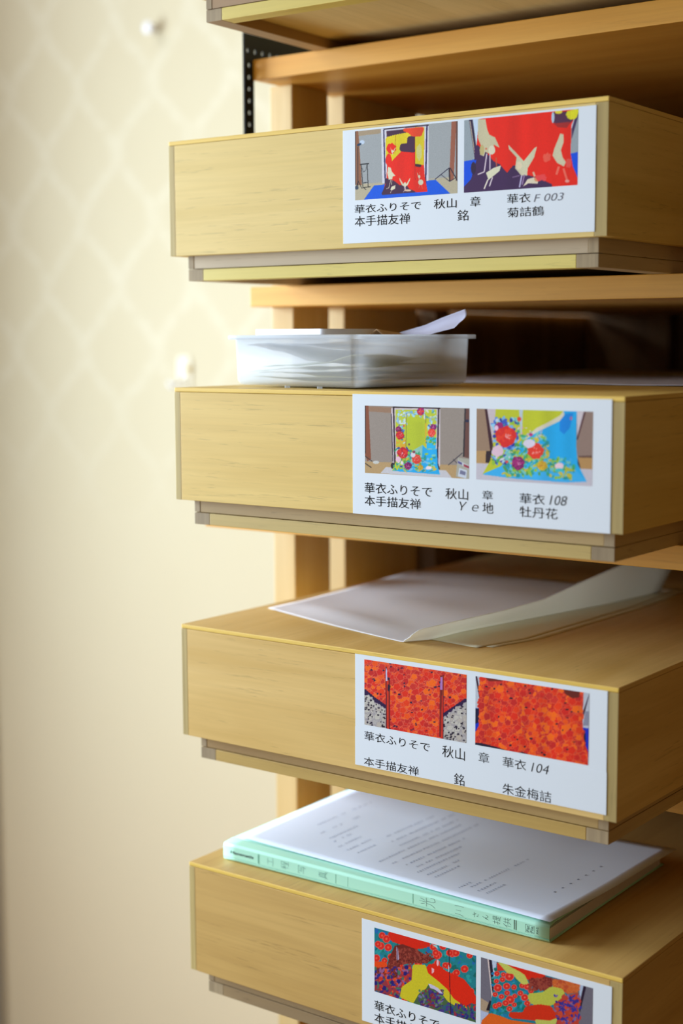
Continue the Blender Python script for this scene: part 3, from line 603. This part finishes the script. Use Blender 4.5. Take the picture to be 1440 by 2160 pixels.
# ------------------------------------------------------------------ room
def wallpaper():
    m = NT('wallpaper'); tc = m.node('ShaderNodeTexCoord'); sp = m.node('ShaderNodeSeparateXYZ'); m.link(tc.outputs['Object'], sp.inputs[0])
    x, z = sp.outputs[0], sp.outputs[2]
    nz = m.noise((22, 22, 22), 3, rnd=False)
    th = m.math('MULTIPLY', m.math('SUBTRACT', z, .582), 2 * math.pi / .235)
    cs = m.math('MULTIPLY', m.math('COSINE', th), .043)
    x0 = m.math('ADD', m.math('ADD', x, 1.066 + .046 + 3.68), m.math('MULTIPLY', m.math('SUBTRACT', nz, .5), .03))
    def fam(v):
        wv = m.math('WRAP', v, .092); wv.node.inputs[2].default_value = -.092
        return m.math('ABSOLUTE', wv)
    d = m.math('MINIMUM', fam(m.math('SUBTRACT', x0, cs)), fam(m.math('ADD', m.math('SUBTRACT', x0, .092), cs)))
    lines = m.ramp(d, [(.002, 1.0), (.022, 0.0)])
    br = m.noise((46, 46, 46), 3, rnd=False)
    lines = m.math('MULTIPLY', lines, m.ramp(br, [(.36, .15), (.55, 1.0)]))
    zf = m.node('ShaderNodeMapRange'); zf.inputs[1].default_value = -.10; zf.inputs[2].default_value = .22; m.link(z, zf.inputs[0])
    lines = m.math('MULTIPLY', lines, zf.outputs[0])
    base = m.mix(m.math('MULTIPLY', m.noise((5, 5, 5), 3, rnd=False), .6), lin(204, 191, 160), lin(209, 198, 171))
    low = m.node('ShaderNodeMapRange'); low.inputs[1].default_value = .1; low.inputs[2].default_value = -.9; m.link(z, low.inputs[0])
    base = m.mix(m.math('MULTIPLY', low.outputs[0], .5), base, lin(228, 206, 172))
    c = m.mix(m.math('MULTIPLY', lines, .34), base, lin(226, 219, 198))
    m.link(c, m.b.inputs['Base Color']); m.b.inputs['Roughness'].default_value = .75; m.b.inputs['Specular IOR Level'].default_value = .2
    return m.m
def struct(o): o['kind'] = 'structure'; return o
struct(board('wall_back', -3.0, 2.6, 1.0, 1.08, -1.30, 2.3, wallpaper(), None, 0))
struct(board('floor', -3.0, 2.6, -3.0, 1.08, -1.36, -1.30, wood(0, lin(176, 140, 96), lin(140, 104, 66), '_floor', .5), None, 0))
GREYP = plain('grey_paint', lin(176, 182, 194), .5, .3)
bm = bmesh.new(); add_box(bm, -1.62, -1.437, .955, 1.0, -1.30, 2.3); add_box(bm, -1.60, -1.462, .94, .955, -1.30, 2.3)
bmesh.ops.bevel(bm, geom=list(bm.edges), offset=.003, segments=2, affect='EDGES')
struct(link('trim_1', bm, GREYP))

# ------------------------------------------------------------------ rack
RK = empty('wooden_rack', (-.06, .2, -1.30))
tag(RK, 'tall pine shelf rack whose thin boards carry the wooden boxes', 'rack')
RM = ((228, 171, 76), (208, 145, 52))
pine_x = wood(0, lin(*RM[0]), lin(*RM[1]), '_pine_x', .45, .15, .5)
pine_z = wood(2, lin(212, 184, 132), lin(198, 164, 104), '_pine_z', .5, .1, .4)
pine_shaded = wood(2, lin(150, 112, 70), lin(112, 80, 48), '_pine_shaded', .6, .2, .6)  # same pine with the rack's interior shade put into its colour
def rk(o):
    o.parent = RK; o.matrix_parent_inverse = Matrix.Translation((.06, -.2, 1.30)); return o
SH = [(.5145, .185, -.066), (.2988, .190, -.077), (.0893, .1116, -.070), (-.1205, .165, -.074), (-.3332, .165, -.074), (-.56, .165, -.074)]
TH = .0195; XR = .56
for (zt, y0, xl) in SH:
    rk(board('shelf_board', xl, XR, y0, .93, zt - TH, zt, pine_x, None, .0008))
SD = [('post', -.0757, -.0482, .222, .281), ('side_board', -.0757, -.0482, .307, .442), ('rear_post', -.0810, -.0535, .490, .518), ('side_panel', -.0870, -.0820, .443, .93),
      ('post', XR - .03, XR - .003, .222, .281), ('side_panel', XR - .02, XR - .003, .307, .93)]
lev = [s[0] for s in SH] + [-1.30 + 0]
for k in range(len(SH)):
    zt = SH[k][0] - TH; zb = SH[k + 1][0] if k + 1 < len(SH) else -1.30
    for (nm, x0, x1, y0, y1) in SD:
        rk(board(nm, x0, x1, y0, y1, zb, zt, pine_z if nm in ('post', 'side_board') else pine_shaded, None, .001))
    rk(board('back_panel', -.087, XR - .02, .915, .93, zb, zt, pine_shaded, None, 0))
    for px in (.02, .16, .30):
        rk(board('back_batten', px, px + .03, .89, .915, zb, zt, pine_shaded, None, .001))
# black slotted metal bracket on the left end of the top board
bmk = bmesh.new()
def slotted(bm, y0, y1, z0, z1, vert):
    # plate in the plane x = const with a row of slots: build as cells around holes
    x0, x1 = -.0682, -.0664
    n = max(1, int(round(((z1 - z0) if vert else (y1 - y0)) / .0112)))
    for k in range(n):
        if vert:
            a = z0 + (z1 - z0) * k / n; b = z0 + (z1 - z0) * (k + 1) / n; c, d = y0, y1
            m1, m2 = a + (b - a) * .34, a + (b - a) * .66; h1, h2 = c + (d - c) * .42, c + (d - c) * .62
            add_box(bm, x0, x1, c, h1, a, b); add_box(bm, x0, x1, h2, d, a, b); add_box(bm, x0, x1, h1, h2, a, m1); add_box(bm, x0, x1, h1, h2, m2, b)
        else:
            a = y0 + (y1 - y0) * k / n; b = y0 + (y1 - y0) * (k + 1) / n; c, d = z0, z1
            m1, m2 = a + (b - a) * .38, a + (b - a) * .62; h1, h2 = c + .006, c + .010
            add_box(bm, x0, x1, a, b, c, h1); add_box(bm, x0, x1, a, b, h2, d); add_box(bm, x0, x1, a, m1, h1, h2); add_box(bm, x0, x1, m2, b, h1, h2)
slotted(bmk, .1725, .1870, .392, .5145, True); slotted(bmk, .1725, .34, .5145, .5385, False)
rk(link('slotted_bracket', bmk, plain('black_metal', lin(14, 15, 17), .6, .15))).__setitem__('label', 'black metal angle with a row of slots')

for i in range(5): kimono_box(i)

# ------------------------------------------------------------------ green flat file on the lowest box
ZB = BX[4][2]
GRN = plain('green_card', lin(178, 232, 208), .42, .4, mott=.03)
GRNL = plain('green_line', lin(70, 150, 128), .5, .3)
PAP = plain('white_paper', lin(226, 234, 252), .6, .25, .0, .02)
FX0, FY0 = .0292, .0188; FL = .3253
FF = empty('flat_file', (FX0, FY0, ZB), .012)
tag(FF, 'pale green card flat file with handwriting on its spine, on the lowest box', 'file')
HS = .0152
def spine_prof(u, v):
    # v 0..1 round the spine section: back cover lip -> spine -> front hinge
    pts = [(0, .018, .0006), (.16, .0006, .0006), (.2, .0000, .0030), (.26, .0004, .0034), (.30, .0001, .0040), (.72, .0001, HS - .0018), (.80, .0012, HS), (1, .013, HS + .0012)]
    y, z = interp(pts, v)
    k = 1 - .10 * u
    return (FL * u, y, .0006 + (z - .0006) * k)
sheet('spine', spine_prof, 24, 40, .0006, GRN, FF)
sheet('back_cover', lambda u, v: (FL * u, .016 + .196 * v, .0007 + .0006 * math.sin(3 * v)), 12, 12, .0006, GRN, FF)
sheet('front_cover', lambda u, v: (FL * u, .0135 + .2 * v, (HS + .0009) * (1 - .10 * u) - .0040 * v * u), 16, 14, .0006, GRN, FF)
def stack(u, v):
    return (.003 + (FL - .005) * u, .010 + .196 * v, 0)
bm = bmesh.new(); add_box(bm, .004, FL - .0015, .0035, .207, .0017, .0104)
o = link('paper_stack', bm, plain('stack_paper', lin(222, 214, 216), .7, .2, 0, .1, 300), FF)
board('inner_flap', FL - .028, FL - .0005, .0030, .040, .0013, .0017, GRN, FF, 0)
# printing and handwriting on the spine (face looks towards -y)
SY = -.00035
PEN = plain('pen_black', lin(56, 74, 72), .6, .2); PENC = plain('pencil_grey', lin(120, 166, 156), .6, .2)
def onsp(u, v): # u along the spine, v up, in metres
    return (u, SY, v * (1 - .10 * u / FL))
def bar(name, mat, u0, u1, v0, v1):
    bm = bmesh.new(); q = [bm.verts.new(onsp(*p)) for p in ((u0, v0), (u1, v0), (u1, v1), (u0, v1))]; bm.faces.new(q)
    link(name, bm, mat, FF)
bm = bmesh.new(); text_into(bm, 'Hanenatis', .008, .0345, .0072, .0100, onsp, .1, .02); link('printed_text', bm, PEN, FF)
bar('printed_line', GRNL, .0395, .0399, .0044, .0128); bar('printed_line', GRNL, .0405, .0409, .0044, .0128)
bar('printed_line', GRNL, .1235, .1238, .0046, .0130); bar('printed_line', GRNL, .1360, .1362, .0046, .0130); bar('printed_line', GRNL, .2010, .2014, .0046, .0130)
for u in (.2945, .2961): bar('printed_line', PEN, u, u + .0006, .0046, .0132)
bar('crease_line', GRNL, 0, FL, .0031, .0034)
def rot_text(name, mat, s, uc, vc, hgt, wid, thin=-.012):
    # glyphs turned a quarter left: the top of each character points to -u
    bm = bmesh.new()
    text_into(bm, s, -wid / 2, wid / 2, -hgt / 2, hgt / 2, lambda a, b: onsp(uc - b, vc + a), 0, thin)
    link(name, bm, mat, FF)
STROKES = {   # pen strokes of each character in a unit square, x to the right, y up
 '工': [[(.15, .85), (.85, .85)], [(.5, .85), (.5, .1)], [(.02, .1), (.98, .1)]],
 '程': [[(.4, .95), (.1, .85)], [(.02, .66), (.45, .66)], [(.25, .9), (.25, 0)], [(.25, .62), (.05, .3)], [(.27, .6), (.42, .42)], [(.55, .92), (.55, .6), (.92, .6), (.92, .92), (.55, .92)], [(.5, .45), (.98, .45)], [(.56, .25), (.92, .25)], [(.74, .45), (.74, .02)], [(.46, .02), (1, .02)]],
 '写': [[(.05, .7), (.05, .92), (.95, .92), (.9, .72)], [(.35, .8), (.3, .5), (.85, .5), (.8, .05), (.65, .08)], [(.33, .66), (.8, .66)], [(.05, .28), (.95, .28)]],
 '真': [[(.2, .9), (.8, .9)], [(.5, 1), (.5, .8)], [(.25, .78), (.25, .3), (.75, .3), (.75, .78), (.25, .78)], [(.25, .62), (.75, .62)], [(.25, .46), (.75, .46)], [(.02, .22), (.98, .22)], [(.35, .2), (.1, 0)], [(.65, .2), (.95, -.02)]],
 '光': [[(.5, 1), (.5, .55)], [(.2, .9), (.32, .66)], [(.82, .92), (.68, .66)], [(.02, .55), (.98, .57)], [(.36, .55), (.3, .25), (.02, .02)], [(.62, .56), (.62, .12), (.75, .02), (1.05, .08), (1.08, .3)]],
 '川': [[(.12, .95), (.1, .4), (.0, .05)], [(.5, .85), (.5, .3)], [(.92, .98), (.98, .5), (.95, .0)]],
 'さ': [[(.05, .7), (.95, .76)], [(.45, 1), (.62, .6), (.8, .4)], [(.3, .4), (.25, .1), (.7, .02)]],
 'ん': [[(.55, 1), (.1, .02), (.4, .5), (.55, .1), (.75, .05), (1, .4)]],
 '提': [[(.02, .75), (.42, .75)], [(.24, 1), (.24, .05), (.1, .12)], [(.02, .3), (.42, .45)], [(.55, .97), (.55, .62), (.92, .62), (.92, .97), (.55, .97)], [(.55, .8), (.92, .8)], [(.48, .5), (1, .5)], [(.74, .5), (.74, .05)], [(.74, .28), (.95, .28)], [(.58, .38), (.5, .05), (.62, .1), (1.02, .0)]],
 '供': [[(.35, 1), (.05, .5)], [(.2, .7), (.2, 0)], [(.42, .75), (1, .75)], [(.56, .98), (.56, .4)], [(.84, .98), (.84, .4)], [(.36, .4), (1.02, .4)], [(.6, .3), (.38, .0)], [(.8, .3), (1.05, .0)]]}
def hand(ch, mat, uc, vc, hgt, wid, pen=.00024):
    bm = bmesh.new()
    for st in STROKES[ch]:
        P = [(uc - (y - .5) * hgt, vc + (x - .5) * wid) for x, y in st]
        for (a, b), (c, d) in zip(P[:-1], P[1:]):
            L = math.hypot(c - a, d - b) or 1; nx, ny = -(d - b) / L * pen / 2, (c - a) / L * pen / 2; ex, ey = (c - a) / L * pen / 3, (d - b) / L * pen / 3
            bm.faces.new([bm.verts.new(onsp(*p)) for p in ((a - ex + nx, b - ey + ny), (c + ex + nx, d + ey + ny), (c + ex - nx, d + ey - ny), (a - ex - nx, b - ey - ny))])
    link('handwriting', bm, mat, FF)
for s, uc, h in (('工', .0530, .0075), ('程', .0690, .0085), ('写', .0875, .0085), ('真', .1100, .0095)): hand(s, PENC, uc, .0090, h, .0074, .0003)
for s, uc, h, wd in (('光', .2150, .0155, .0078), ('川', .2450, .0085, .0085), ('さ', .2600, .0050, .0048), ('ん', .2690, .0050, .0046), ('提', .2790, .0068, .0070), ('供', .2885, .0068, .0084)): hand(s, PEN, uc, .0088, h, wd)
rot_text('printed_text', PEN, 'Flat', .3068, .0086, .0026, .0052, .004); rot_text('printed_text', PEN, 'File', .3102, .0086, .0026, .0052, .004); rot_text('printed_text', PEN, 'A4-S', .3150, .0086, .0022, .0060, -.006)
for (a, b, c, d) in ((.3046, .3124, .0052, .0054), (.3046, .3124, .0118, .0120), (.3046, .3048, .0052, .0120), (.3122, .3124, .0052, .0120)): bar('printed_line', PEN, a, b, c, d)

# printed sheet lying on the file
PS = empty('printed_sheet', (FX0, FY0, ZB + HS), .012)
tag(PS, 'white sheet of printed text lying on the green file', 'paper')
def psh(u, v):
    x = .006 + .3185 * u + .0115 * v * u; y = .0145 - .0125 * u * (1 - v) + .196 * v + .003 * u * v
    k = 1 - .10 * x / FL
    z = (.0016) * k + (k - 1) * HS - .0030 * v * u + .0012 * math.sin(5 * u + 2 * v) * math.sin(3.1 * v)
    z += .0026 * max(0, u - .8) / .2 * max(0, v - .5) * 2
    return (x, y, z + .0012)
sheet('sheet', psh, 30, 20, .0002, PAP, PS)
bm = bmesh.new(); rr = random.Random(4)
def pdash(u0, v0, du, dv):
    q = []
    for (a, b) in ((u0, v0), (u0 + du, v0), (u0 + du, v0 + dv), (u0, v0 + dv)):
        p = psh(a, b); q.append(bm.verts.new((p[0], p[1], p[2] + .0003)))
    bm.faces.new(q)
def pcol(u, v0, v1, n=14, gap=.25, wd=.006):
    v = v0
    while v < v1:
        L = .010 + .008 * rr.random()
        if rr.random() > gap:
            for s in range(3):
                pdash(u + wd * .35 * s + .0006 * rr.random(), v + L * .2 * rr.random(), wd * .2, L * (.45 + .4 * rr.random()))
        v += L + .004
for (u, a, b, g) in ((.12, .30, .75, .3), (.17, .25, .55, .5), (.215, .22, .42, .2), (.24, .20, .36, .3), (.275, .16, .34, .1), (.31, .15, .32, .1), (.345, .15, .28, .1),
                  (.33, .40, .80, .2), (.365, .36, .85, .1), (.40, .34, .8, .15), (.43, .12, .75, .1), (.465, .14, .8, .15), (.50, .16, .6, .1), (.53, .15, .5, .2), (.555, .12, .42, .1), (.585, .12, .36, .1), (.61, .12, .30, .1),
                  (.70, .08, .16, 0), (.72, .10, .55, .2), (.75, .10, .22, 0), (.775, .10, .22, 0)):
    pcol(u, a, b, gap=g)
for k in range(7): pdash(.90, .28 + .060 * k, .004, .012)
link('printed_lines', bm, plain('faded_print', lin(130, 138, 160), .6, .2), PS)['kind'] = 'stuff'

# ------------------------------------------------------------------ papers on the third box (z = 0 is its lid top)
CRM = plain('cream_paper', lin(242, 238, 212), .6, .25, .05, .04, 25)
Lt = [(0, .018, .098), (.3, .019, .149), (.6, .012, .24), (1, -.002, .37)]
Ft = [(0, .206, .0430), (.08, .2105, .050), (.2, .2187, .064), (.4, .2232, .114), (.6, .2375, .185), (.75, .250, .245), (.88, .262, .305), (1, .272, .39)]
Rt = [(0, .216, .0395, .0085), (.08, .222, .043, .0135), (.2, .236, .074, .017), (.4, .245, .135, .0178), (.6, .255, .190, .021), (.75, .262, .25, .0295), (.88, .275, .30, .0395), (1, .295, .38, .050)]
def shA(u, v):
    l, f, r = interp(Lt, v), interp(Ft, v), interp(Rt, v)
    z0 = .0012
    if u < .75:
        s = u / .75
        x = l[0] + (f[0] - l[0]) * s; y = l[1] + (f[1] - l[1]) * s
        # front edge bows towards the viewer a little
        y += -.010 * math.sin(math.pi * s) * (1 - v) * .3
        bow = .0035 * math.sin(math.pi * min(1, s * 1.1)) * (.4 + .6 * math.sin(9 * v) ** 2) * min(1, v * 4)
        z = z0 + max(0, bow) + .0004 * math.sin(20 * x + 14 * y)
        if s < .12: z += 0
        return (x, y, z)
    s = (u - .75) / .25
    c = s * s * (3 - 2 * s) * .35 + s * .65
    lift = s ** 1.4
    return (f[0] + (r[0] - f[0]) * c, f[1] + (r[1] - f[1]) * c, z0 + .0012 + (r[2] - z0 - .0012) * lift - .0012 * (1 - min(1, s * 5)))
WTOP = plain('wrapping_white', lin(246, 246, 254), .55, .3, .30, .05, 18)
WUND = plain('wrapping_cream', lin(244, 238, 212), .7, .2, .6, .04, 18)
pA = sheet('wrapping_sheet', shA, 64, 44, .0003, WTOP, None, WUND)
tag(pA, 'large white paper sheet curling up along its right side on third box', 'paper')
def shB(u, v):
    a = interp([(0, .2655, .0605), (.2, .2800, .1150), (.7, .2865, .30), (1, .2800, .42)], v)
    l = interp([(0, .150, .075), (.2, .158, .13), (1, .18, .42)], v)
    x = l[0] + (a[0] - l[0]) * u; y = l[1] + (a[1] - l[1]) * u
    return (x, y, .00050)
pB = sheet('lower_sheet', shB, 24, 30, .0003, CRM); tag(pB, 'cream paper lying flat beneath the curling white sheet', 'paper')
def shC(u, v):
    x, y, z = shB(u, v); return (x + .009 * u, y + .009 * u * (1 - v), .00018)
pC = sheet('bottom_sheet', shC, 20, 24, .00025, CRM); tag(pC, 'bottom cream paper, its corner peeking out beside the one above', 'paper')

# ------------------------------------------------------------------ tray with papers on the second box
ZC = BX[2][2]
MX, MY = .1800, .0120
TROT = math.radians(-8.4)
def frost():
    m = NT('frosted_plastic')
    m.b.inputs['Base Color'].default_value = lin(246, 250, 255); m.b.inputs['Roughness'].default_value = .28
    tl = m.node('ShaderNodeBsdfTranslucent'); tl.inputs[0].default_value = lin(250, 252, 255)
    tp = m.node('ShaderNodeBsdfTransparent'); tp.inputs[0].default_value = lin(248, 250, 253)
    a = m.node('ShaderNodeMixShader'); a.inputs[0].default_value = .6; m.link(m.b.outputs[0], a.inputs[1]); m.link(tl.outputs[0], a.inputs[2])
    b = m.node('ShaderNodeMixShader'); b.inputs[0].default_value = .64; m.link(a.outputs[0], b.inputs[1]); m.link(tp.outputs[0], b.inputs[2])
    m.link(b.outputs[0], m.out.inputs[0]); return m.m
FRO = frost()
LX, LY, HT = .1440, .1400, .0440
TC = empty('plastic_tray', (MX, MY, ZC), TROT)   # local: front right corner = origin, x runs to -LX, y to +LY
tag(TC, 'frosted clear plastic tray of papers at the left of the second box', 'tray')
def rrect(x0, x1, y0, y1, r, n=5):
    pts = []
    for (cx, cy, a0) in ((x1 - r, y0 + r, -90), (x1 - r, y1 - r, 0), (x0 + r, y1 - r, 90), (x0 + r, y0 + r, 180)):
        for k in range(n + 1):
            t = math.radians(a0 + 90 * k / n); pts.append((cx + r * math.cos(t), cy + r * math.sin(t)))
    return pts
def loft(bm, loops, cap0=False, cap1=False):
    V = [[bm.verts.new(p) for p in L] for L in loops]; n = len(V[0])
    for a, b in zip(V[:-1], V[1:]):
        for k in range(n): bm.faces.new((a[k], a[(k + 1) % n], b[(k + 1) % n], b[k]))
    if cap0: bm.faces.new(V[0][::-1])
    if cap1: bm.faces.new(V[-1])
bm = bmesh.new(); Z0 = .0016; dr = .0014
def ring(off, z, r): return [(x, y, z) for x, y in rrect(-LX - off, off, -off, LY + off, r)]
outer = [ring(-.0045, Z0, .003), ring(-.0020, Z0 + .0010, .004), ring(0, Z0 + .0040, .005), ring(dr, HT - .0005, .006)]
inner = [ring(dr - .0010, HT - .0005, .005), ring(-.0010, Z0 + .0048, .004), ring(-.0036, Z0 + .0020, .003), ring(-.0050, Z0 + .0012, .003)]
loft(bm, outer + inner, True, True)
link('tray_body', bm, FRO, TC, True)
bm = bmesh.new()
loft(bm, [ring(dr - .0012, HT, .005), ring(dr + .0042, HT, .007), ring(dr + .0048, HT - .0006, .007), ring(dr + .0048, HT - .0036, .007), ring(dr + .0036, HT - .0036, .007), ring(dr + .0034, HT - .0014, .007), ring(dr - .0012, HT - .0012, .005), ring(dr - .0012, HT, .005)])
link('rim', bm, FRO, TC, True)
for fx_, fy_ in ((-.085, .006), (-.046, .006), (-.1, .13), (-.02, .12)):
    bm = bmesh.new(); loft(bm, [[(fx_ + .0022 * math.cos(t * .785), fy_ + .0022 * math.sin(t * .785), z) for t in range(8)] for z in (0.0, Z0 + .0004)], True, True)
    link('foot', bm, FRO, TC)
def toW(x, y, z):
    c, s = math.cos(TROT), math.sin(TROT); return (MX + c * x - s * y, MY + s * x + c * y, ZC + z)
def inpaper(name, x0, x1, y0, y1, z, amp, seed, mat, lab, grp=None, tilt=0.0, tiltx=0.0):
    r = random.Random(seed); ph = [r.random() * 6 for _ in range(6)]; k = [20 + 40 * r.random() for _ in range(4)]
    def f(u, v):
        x = x0 + (x1 - x0) * u; y = y0 + (y1 - y0) * v
        zz = z + 1.35 * amp * (math.sin(k[0] * x + ph[0] + 12 * y) * .5 + math.sin(k[1] * y + ph[1] + 30 * x) * .5 + .25 * abs(math.sin(80 * x + ph[2] + 60 * y))) + tilt * (v - .5) + tiltx * (u - .5)
        return toW(x, y, max(.0046, zz))
    o = sheet(name, f, 26, 26, .0003, mat); tag(o, lab, 'paper', grp); return o
P1 = plain('paper_white', lin(240, 242, 246), .6, .2, .2, .03); P2 = plain('paper_cream', lin(238, 236, 206), .65, .2, .25, .04); P3 = plain('paper_yellow', lin(222, 208, 140), .65, .2, .2, .05)
inpaper('tray_paper', -.132, -.012, .010, .125, .0068, .0012, 1, P3, 'yellowish paper at the very bottom inside the plastic tray')
inpaper('tray_paper', -.128, -.008, .012, .130, .0112, .0018, 2, P3, 'yellow paper second from the bottom inside the plastic tray')
inpaper('tray_paper', -.135, -.006, .006, .120, .0155, .0022, 3, P2, 'cream paper in the middle of the pile inside the plastic tray', tiltx=.003)
inpaper('tray_paper', -.120, -.004, .008, .110, .0210, .0024, 4, P2, 'creased cream paper sloping up to the tray corner', tiltx=.008)
inpaper('tray_paper', -.138, -.060, .006, .120, .0270, .0026, 5, P1, 'white paper leaning against the left wall of the tray', tiltx=-.012)
inpaper('tray_paper', -.130, -.030, .020, .128, .0345, .0016, 6, P1, 'uppermost white paper inside the plastic tray', tiltx=-.004)
# white flat pad resting over the tray's left rim
bm = bmesh.new()
loft(bm, [[toW(x, y, z) for x, y in rrect(-.142, -.056, .020, .085, .004)] for z in (HT + .0002, HT + .0010, HT + .0044, HT + .0050)], True, True)
tag(link('white_pad', bm, plain('white_pad', lin(238, 238, 246), .5, .3)), 'thin white pad resting across the left rim of the plastic tray', 'pad')
# small kraft paper corner beside it
def kraft(u, v):
    x = -.060 + .034 * u; y = .070 + .03 * v
    return toW(x, y, HT - .006 + .0105 * (1 - abs(2 * u - 1)) * (1 - .3 * v))
tag(sheet('kraft_scrap', kraft, 12, 6, .0004, plain('kraft', lin(196, 160, 122), .7, .2)), 'brown folded paper scrap peaking above the middle of the tray rim', 'paper')
# white curled slip rising out of the tray to the right
ctr = [(0, .148, .2440, .2520), (.36, .177, .2478, .2588), (.6, .193, .2520, .2645), (.9, .2125, .2560, .2705), (1, .2170, .2600, .2718)]
def slip(u, v):
    x, a, b = interp(ctr, u)
    return (x + .0015 * math.sin(math.pi * v) * u, .118 + .004 * math.sin(math.pi * v) - .010 * (1 - v), a + (b - a) * v)
tag(sheet('curled_slip', slip, 28, 14, .0003, plain('slip_paper', lin(222, 220, 244), .6, .25, .15, .02)), 'white curled paper slip sticking up out of the tray to the right', 'paper')
# sheet lying far back on the second box
tag(sheet('back_sheet', lambda u, v: (.075 + .315 * u, .215 + .30 * v, ZC + .0006 + .0006 * math.sin(8 * u + 3 * v) ** 2), 16, 12, .0003, plain('grey_sheet', lin(206, 204, 216), .6, .25)), 'pale sheet lying at the back of the second box beside the tray', 'paper')

# ------------------------------------------------------------------ things on the wall
def lathe(name, prof, loc, mat, axis='y', n=20):
    bm = bmesh.new()
    loft(bm, [[(r * math.cos(2 * math.pi * k / n), -h, r * math.sin(2 * math.pi * k / n)) for k in range(n)] for (h, r) in prof], True, True)
    o = link(name, bm, mat, None, True); o.location = loc; return o
PIN = plain('pin_white', lin(248, 248, 255), .15, .6)
tag(lathe('push_pin', [(0, .002), (.004, .002), (.0045, .007), (.007, .0085), (.0095, .006), (.016, .0050), (.019, .0095), (.022, .0105), (.0245, .0085), (.0255, .004)], (-.962, 1.0, .782), PIN), 'glossy white push pin stuck in the wallpaper at the upper left', 'pin')
HK = empty('wall_hook', (-.905, 1.0, .19)); tag(HK, 'small cream wall hook with brass screw, just above the second box corner', 'hook')
HC = plain('hook_cream', lin(232, 222, 196), .4, .4)
bm = bmesh.new(); loft(bm, [[(x, y, z) for x, z in rrect(-.017, .012, -.026, .030, .006)] for y in (0, -.004)], True, True); link('hook_plate', bm, HC, HK)
bm = bmesh.new()
pts = [(-.002, -.003, -.008), (-.003, -.012, -.014), (-.006, -.020, -.021), (-.011, -.026, -.022), (-.016, -.028, -.016)]
loft(bm, [[(p[0], p[1] + 0.0042 * math.cos(t * .785), p[2] + .0042 * math.sin(t * .785)) for t in range(8)] for p in pts], True, True); link('hook_arm', bm, PIN, HK, True)
o = lathe('screw', [(0, .004), (.001, .0055), (.003, .0045), (.004, .002)], (0, 0, 0), plain('brass', lin(206, 170, 60), .3, .6)); o.parent = HK; o.location = (.009, -.004, .008)
